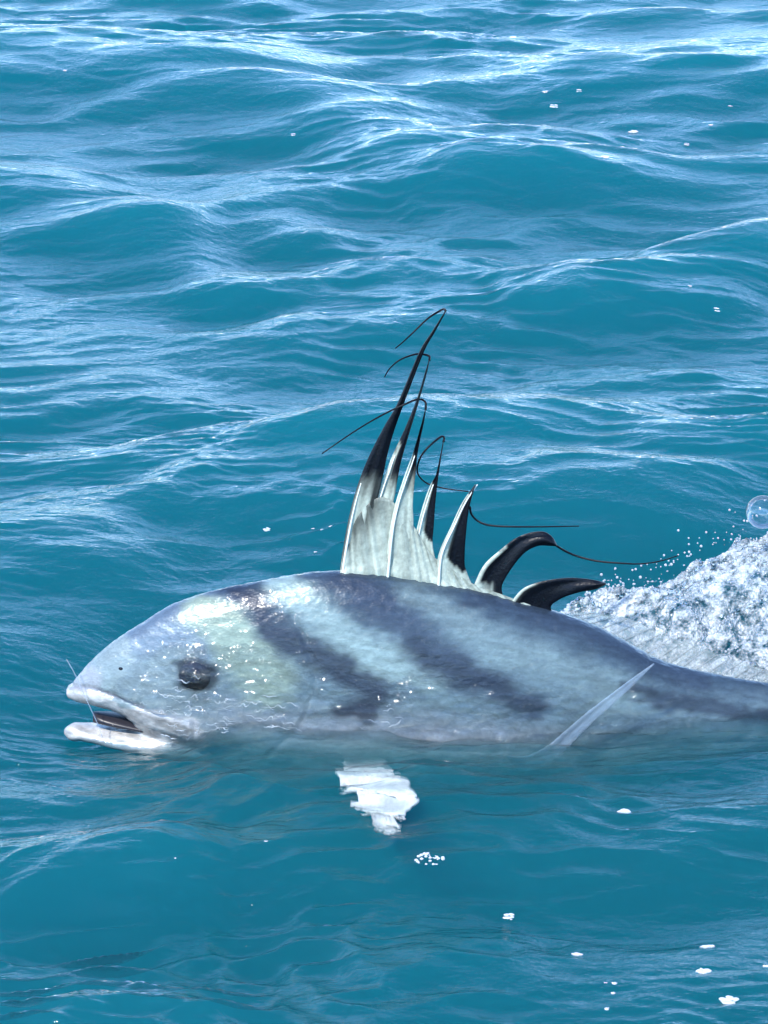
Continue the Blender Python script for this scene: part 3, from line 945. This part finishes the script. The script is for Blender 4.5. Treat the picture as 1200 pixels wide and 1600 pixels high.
sdf = blade('second_dorsal_fin', [(868, 962), (920, 978), (980, 1008), (1020, 1032), (1100, 1058), (1200, 1076), (1290, 1088)],
            [(905, 956), (980, 966), (1030, 990), (1085, 1008), (1150, 1032), (1230, 1056), (1310, 1076)], M_glass_fin, fish, clear_col, thick=0.0022, Yfun=yfold, n=90, cols=10)
Lp, Rp = spline([(868, 962), (920, 978), (980, 1008), (1020, 1032), (1100, 1058), (1200, 1076), (1290, 1088)], 90), \
    spline([(905, 956), (980, 966), (1030, 990), (1085, 1008), (1150, 1032), (1230, 1056), (1310, 1076)], 90)
M_ray = plain('fin_ray_grey', srgb(168, 170, 160) * 0.8, 0.35, alpha=0.35, noise=0.3)
for i in range(2, 88, 4):
    j = min(89, i + 5)
    a, b = Lp[i], Rp[min(89, i + 2)]
    pts = []
    for t in np.linspace(0, 1, 6):
        q = a * (1 - t) + b * t
        pts.append(tuple(at(q[0], q[1], yfold(0, 0, 0, t) - 0.002)))
    tube('fin_ray', pts, 0.0022, 0.0008, M_ray, sdf, 6, 10)

# pectoral fin: root below the gill, tip lifting clear of the water
pec = [at(770, 1180, -0.070), at(820, 1192, -0.095), at(860, 1176, -0.110), at(893, 1146, -0.115), at(925, 1117, -0.115), at(970, 1080, -0.115), at(1022, 1037, -0.11)]
pw = [0.016, 0.016, 0.014, 0.011, 0.009, 0.006, 0.0010]
def ribbon(name, pts, widths, wdir, thick, material, parent, colour, n=50, cols=9):
    P = spline([tuple(p) for p in pts], n); W = np.interp(np.linspace(0, 1, n), np.linspace(0, 1, len(widths)), widths)
    wd = Vector(wdir).normalized()
    fr, bk = [], []
    st = []
    for i in range(n):
        tg = Vector(P[min(i + 1, n - 1)] - P[max(i - 1, 0)]).normalized()
        side_ = (wd - tg * wd.dot(tg)).normalized(); up = tg.cross(side_)
        for k in range(cols):
            t = k / (cols - 1) * 2 - 1
            c = Vector(P[i]) + side_ * (t * W[i]) + up * (0.12 * W[i] * (t * t) + 0.0006 * math.sin(t * 16))
            th = thick * (1 - 0.8 * abs(t)) * (1 - 0.5 * i / n)
            fr.append(c + up * th); bk.append(c - up * th); st.append((i / (n - 1), t))
    N = n * cols; F = []
    for i in range(n - 1):
        for k in range(cols - 1):
            a = i * cols + k
            F.append((a, a + cols, a + cols + 1, a + 1)); F.append((N + a, N + a + 1, N + a + cols + 1, N + a + cols))
        a, b = i * cols, i * cols + cols - 1
        F.append((a, N + a, N + a + cols, a + cols)); F.append((b, b + cols, N + b + cols, N + b))
    for k in range(cols - 1):
        F.append((k, k + 1, N + k + 1, N + k)); e = (n - 1) * cols + k
        F.append((e, N + e, N + e + 1, e + 1))
    st = np.array(st); cc = colour(st[:, 0], st[:, 1])
    return link_mesh(name, fr + bk, F, material, parent, True, np.vstack([cc, cc]))


pecc = lambda s, t: np.outer(0.8 + 0.2 * np.sin(t * 20), srgb(170, 186, 200))
o = ribbon('pectoral_fin', pec, pw, (-0.62, -0.15, 0.78), 0.003, M_glass_fin, fish, pecc)
tag(o, 'pale clear blade of the side fin with its tip out of the water')
pec2 = [Vector((p.x, -p.y, p.z)) for p in pec]
ribbon('pectoral_fin', pec2, pw, (-0.62, 0.15, 0.78), 0.003, M_glass_fin, fish, pecc)

# pelvic fins: white, the near one spread just under the surface
def gpt(px, py, dz):
    g = ground(px, py, 0.0)
    z = sea_z(g.x, g.y) + dz
    g = ground(px, py, z)
    return Vector((g.x, g.y, sea_z(g.x, g.y) + dz))


# rows of the white fan: row, left and right edge, ragged along the ripples
FAN_L = [(1196, 536), (1208, 524), (1222, 528), (1236, 535), (1250, 548), (1266, 564), (1282, 580), (1296, 594), (1306, 602)]
FAN_R = [(1196, 602), (1208, 610), (1222, 632), (1236, 648), (1246, 656), (1256, 636), (1270, 626), (1284, 624), (1296, 622), (1306, 612)]
fv, fc = [], []
rows, cols = 46, 26
for i in range(rows):
    py = 1196 + 110 * i / (rows - 1)
    rag = 6 * float(vnoise(np.array([py / 3.1]), np.array([1.5]), 101)[0]), 7 * float(vnoise(np.array([py / 2.7]), np.array([7.5]), 102)[0])
    l = np.interp(py, [a for a, _ in FAN_L], [b for _, b in FAN_L]) + rag[0]
    r = np.interp(py, [a for a, _ in FAN_R], [b for _, b in FAN_R]) + rag[1]
    for k in range(cols):
        t = k / (cols - 1)
        px = l + (r - l) * t
        nz_ = float(vnoise(np.array([px / 34.0]), np.array([py / 3.6]), 103)[0])
        fv.append(gpt(px, py, -0.007 + 0.003 * nz_)); fc.append(0.72 + 0.3 * nz_)
n0 = len(fv)
for k in range(cols):                                   # root strip running up to the belly
    t = k / (cols - 1)
    g_ = gpt(535 + 70 * t, 1190, 0.0); fv.append(Vector((g_.x, -0.06, -0.12))); fc.append(0.7)
nf = len(fv)
FF_ = []
for i in range(rows - 1):
    for k in range(cols - 1):
        a_ = i * cols + k
        t_e = (k + 0.5) / (cols - 1); e_ = 4 * t_e * (1 - t_e) * min(1, (rows - 1 - i) / 8 + 0.2)
        if e_ + 0.55 * float(vnoise(np.array([k / 7.0]), np.array([i * 0.9]), 105)[0]) > 0.18:
            FF_.append((a_, a_ + cols, a_ + cols + 1, a_ + 1))
for k in range(cols - 1):
    FF_.append((n0 + k, k, k + 1, n0 + k + 1))
cc = np.outer(np.array(fc), srgb(238, 240, 236))
o = link_mesh('pelvic_fin', fv, FF_, M_clear, fish, True, np.clip(cc, 0, 1))
so = o.modifiers.new('thickness', 'SOLIDIFY'); so.thickness = 0.003; so.offset = -1
tag(o, 'white fan of the belly fin at the surface with ragged rippled edges')

# tail fin and anal fin (mostly beyond the frame or under water)
tailc = lambda px, py, s, t: np.outer(0.8 + 0.2 * np.sin(t * 30), srgb(80, 92, 110))
blade('tail_fin', [(1340, 1100), (1400, 1060), (1450, 1010), (1500, 950)], [(1345, 1106), (1410, 1095), (1460, 1060), (1505, 955)], M_fin, fish, tailc, thick=0.006)
blade('tail_fin', [(1340, 1112), (1400, 1145), (1450, 1190), (1500, 1245)], [(1345, 1106), (1410, 1115), (1460, 1150), (1505, 1243)], M_fin, fish, tailc, thick=0.006)
blade('anal_fin', [(900, 1215), (960, 1212), (1100, 1172), (1280, 1128)], [(930, 1262), (990, 1245), (1110, 1190), (1290, 1136)], M_clear, fish, clear_col, thick=0.003)

# ------------------------------------------------------------------ fishing line
o = tube('fishing_line', [tuple(at(a, b, y)) for a, b, y in ((104, 1030, -.03), (118, 1055, -.035), (130, 1082, -.04), (142, 1108, -.045), (152, 1130, -.05), (160, 1152, -.06))],
         0.0009, 0.0009, M_line, None, 6, 30)
tag(o, 'thin clear fishing line hanging across the open mouth', 'fishing line')

# ------------------------------------------------------------------ thin white lines added as light glints where water slides off face and flank
def surface_point(px, py):
    """First surface the ray meets: the sea or the near flank."""
    for y in np.arange(-0.55, 0.05, 0.004):
        p = at(px, py, float(y))
        if p.z <= sea_z(p.x, p.y) + 0.0008:
            break
    q, n_ = flank_point(px, py)
    q = q + n_ * 0.0075
    return q if q.y < p.y else p


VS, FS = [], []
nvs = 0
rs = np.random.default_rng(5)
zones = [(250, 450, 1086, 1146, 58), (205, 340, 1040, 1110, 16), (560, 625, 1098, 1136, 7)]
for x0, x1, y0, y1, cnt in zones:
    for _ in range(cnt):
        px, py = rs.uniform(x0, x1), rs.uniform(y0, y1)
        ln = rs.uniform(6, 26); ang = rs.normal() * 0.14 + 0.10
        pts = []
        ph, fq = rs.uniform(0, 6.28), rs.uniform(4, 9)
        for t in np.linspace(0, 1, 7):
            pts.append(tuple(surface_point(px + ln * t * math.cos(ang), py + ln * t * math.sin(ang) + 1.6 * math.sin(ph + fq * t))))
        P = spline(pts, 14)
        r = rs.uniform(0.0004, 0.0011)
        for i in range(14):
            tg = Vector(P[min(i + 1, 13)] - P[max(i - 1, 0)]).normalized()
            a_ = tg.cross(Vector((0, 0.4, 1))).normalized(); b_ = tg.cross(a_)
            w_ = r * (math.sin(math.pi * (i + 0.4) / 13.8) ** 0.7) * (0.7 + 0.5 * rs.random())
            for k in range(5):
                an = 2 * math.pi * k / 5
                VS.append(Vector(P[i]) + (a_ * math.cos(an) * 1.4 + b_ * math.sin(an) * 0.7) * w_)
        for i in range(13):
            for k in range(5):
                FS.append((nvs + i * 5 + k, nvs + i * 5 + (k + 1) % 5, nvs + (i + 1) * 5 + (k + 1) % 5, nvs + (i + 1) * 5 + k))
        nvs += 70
o = link_mesh('glint_lines', VS, FS, M_foam_and_glint)
tag(o, 'thin white squiggles added as light glints on the water sliding off the face and flank', 'foam', kind='stuff')

# ------------------------------------------------------------------ splash
def ico(sub):
    bm = bmesh.new(); bmesh.ops.create_icosphere(bm, subdivisions=sub, radius=1.0)
    v = np.array([x.co[:] for x in bm.verts]); f = np.array([[q.index for q in p.verts] for p in bm.faces]); bm.free()
    return v, f


# mound of churned water
mx = np.arange(0.24, 1.15, 0.0045); my = np.arange(0.06, 0.95, 0.0045)
MX, MY = np.meshgrid(mx, my)
lo_y = np.interp(MX, [0.26, 0.36, 0.45, 0.54, 0.62, 0.8, 1.15], [0.38, 0.34, 0.24, 0.13, 0.085, 0.09, 0.15])
hi_y = np.interp(MX, [0.26, 0.36, 0.45, 0.54, 0.62, 0.8, 1.15], [0.40, 0.56, 0.60, 0.66, 0.72, 0.8, 0.7])
wob = 0.03 * vnoise(MX * 22, MY * 22, 91) + 0.015 * vnoise(MX * 60, MY * 60, 92)
inn = np.minimum(MY - lo_y, hi_y - MY) + wob
body = sm(0.0, 0.16, inn)
hgt = np.interp(MX, [0.26, 0.36, 0.45, 0.54, 0.62, 0.8, 1.15], [0.005, 0.012, 0.025, 0.04, 0.065, 0.10, 0.05])
base = np.zeros_like(MX)
ii = np.clip(np.searchsorted(gx, MX), 1, nx - 1); kk = np.clip(np.searchsorted(gy, MY), 1, ny - 1)
base = Z[kk, ii]
turb = (0.020 * (1 - np.abs(vnoise(MX * 18, MY * 18, 93)) * 2) + 0.006 * (1 - np.abs(vnoise(MX * 40, MY * 40, 94)) * 2)
        + 0.0035 * vnoise(MX * 90, MY * 90, 95))
MZ = base - 0.012 + hgt * body + sm(0, 0.06, inn) * (turb + 0.016)
keep = inn > -0.01
idm = -np.ones(MX.shape, int); idm[keep] = np.arange(keep.sum())
mq = np.stack([idm[:-1, :-1], idm[:-1, 1:], idm[1:, 1:], idm[1:, :-1]], -1).reshape(-1, 4)
mq = mq[(mq >= 0).all(1)]
mv = np.stack([MX[keep], MY[keep], MZ[keep]], 1)
edge = sm(0.0, 0.05, inn[keep])
sp_o = link_mesh('splash', mv, [tuple(int(i) for i in q) for q in mq], M_froth, None, True, np.stack([edge, edge, edge], 1))
tag(sp_o, 'white churned splash of froth thrown up behind the back of the fish', 'splash', kind='stuff')

# beads and bubbles lying in and over the froth
uv, uf = ico(2)
tv, tf = ico(1)
cand = np.argwhere(keep & (inn > 0.005))
sel_i = cand[rng.integers(0, len(cand), 9000)]
VV, FF = [], []
nvt = 0
for q, (a, b) in enumerate(sel_i):
    r = 0.0007 + 0.0013 * rng.random() ** 2 + (0.0035 * rng.random() if rng.random() < 0.05 else 0)
    up_ = 0.0 if rng.random() < 0.9 else 0.025 * rng.random()
    sc = r * (1 + 0.6 * rng.normal(size=3)).clip(0.5, 2.5)
    VV.append(tv * sc + np.array([MX[a, b], MY[a, b], MZ[a, b] + up_])); FF.append(tf + nvt); nvt += len(tv)
# drops flung off the edge of the splash
for q in range(110):
    t = rng.random()
    px = 895 + 300 * t + 14 * rng.normal(); py = np.interp(px, [890, 950, 1000, 1080, 1130, 1200], [965, 920, 905, 868, 845, 805]) - abs(rng.normal()) * 14
    p = at(px, py, 0.45)
    r = 0.0010 + 0.0018 * rng.random() ** 2
    VV.append(uv * r + np.array(p)); FF.append(uf + nvt); nvt += len(uv)
VV = np.vstack(VV); FF = np.vstack(FF)
me = bpy.data.meshes.new('water_beads')
me.vertices.add(len(VV)); me.vertices.foreach_set('co', VV.astype(np.float32).ravel())
me.loops.add(FF.size); me.loops.foreach_set('vertex_index', FF.astype(np.int32).ravel())
me.polygons.add(len(FF)); me.polygons.foreach_set('loop_start', (np.arange(len(FF)) * 3).astype(np.int32))
me.update(calc_edges=True)
o = link('water_beads', me, M_drop, sp_o)
tag(o, kind='stuff')

bp = at(1192, 800, 0.5)
o = ellipsoid('bubble', bp, (0.030, 0.030), (0, 0, 1), 0.029, M_bubble, None, 40, 24)
tag(o, 'large clear round bubble riding on top of the white splash', 'bubble')

# ------------------------------------------------------------------ foam flecks on the open water
def fleck(px, py, w, label, group, h=0.35, s0=0.14, s1=0.36, dense=1.0):
    g = ground(px, py)
    g = ground(px, py, sea_z(g.x, g.y))
    z = sea_z(g.x, g.y)
    scale = (g - CAM).length * K
    W = w * scale * 0.42
    VV, FF = [], []
    r_ = np.random.default_rng(int(px * 7 + py))
    nb_ = int((10 + w) * dense)
    for i in range(nb_):
        a = r_.uniform(0, 6.28); rr = W * math.sqrt(r_.random()) * 0.75
        s = W * r_.uniform(s0, s1)
        c = np.array([g.x + rr * math.cos(a), g.y + rr * math.sin(a) * 0.8, 0.0])
        c[2] = sea_z(c[0], c[1])
        VV.append(uv * np.array([s, s * 0.9, s * h]) + c); FF.append(uf + i * len(uv))
    o = link_mesh('foam_fleck', np.vstack(VV), [tuple(int(k) for k in t) for t in np.vstack(FF)], M_foam_and_glint)
    tag(o, label, 'foam', group)
    return o


far_l = 'small white fleck of foam floating on the waves beyond the fish'
for px, py, w in ((945, 254, 18), (990, 207, 20), (905, 122, 12), (851, 137, 14), (865, 178, 18), (786, 197, 16), (458, 206, 11), (1073, 229, 12),
                  (1110, 202, 10), (1141, 160, 10), (1120, 493, 14), (897, 232, 10), (101, 97, 9), (1078, 433, 9), (38, 60, 9)):
    fleck(px, py, w, far_l, 'foam flecks beyond the fish')
fleck(416, 800, 16, 'lone white fleck of foam on the water over the forehead of the fish', None)
mid_l = 'tiny white bubble in the row of bubbles before the raised dorsal fin'
for px, py, w in ((489, 803, 8), (503, 806, 8), (516, 800, 7)):
    fleck(px, py, w, mid_l, 'bubbles before the dorsal fin')
fleck(492, 862, 8, 'tiny white bubble between the dorsal fin base and its row of bubbles', None)
fleck(975, 1264, 28, 'white oval fleck of foam on the water below the pale side fin', None)
fleck(795, 1434, 24, 'lone white fleck of foam on the smooth water below the belly fin', None)
near_l = 'small white oval fleck of foam beside the largest ragged foam patch'
for px, py, w in ((901, 1490, 22), (1105, 1474, 30), (1100, 1518, 30), (1196, 1508, 14)):
    fleck(px, py, w, near_l, 'foam ovals by the largest foam patch')
dot_l = 'tiny white bubble in the loose cluster of bubbles by the foam ovals'
for px, py, w in ((946, 1537, 8), (960, 1537, 13), (958, 1551, 11), (948, 1577, 12)):
    fleck(px, py, w, dot_l, 'cluster of tiny bubbles')
speck_l = 'tiny white speck of foam on the rippled water below the open mouth'
for px, py, w in ((416, 1320, 8), (274, 1330, 7)):
    fleck(px, py, w, speck_l, 'specks below the mouth')
o = fleck(1138, 1562, 40, 'largest ragged white patch of foam floating on the boat side', None, 0.3)
o2 = fleck(672, 1336, 70, 'glassy cluster of bubbles just beyond the tip of the white belly fin', None, 0.6, 0.04, 0.12, 0.45)
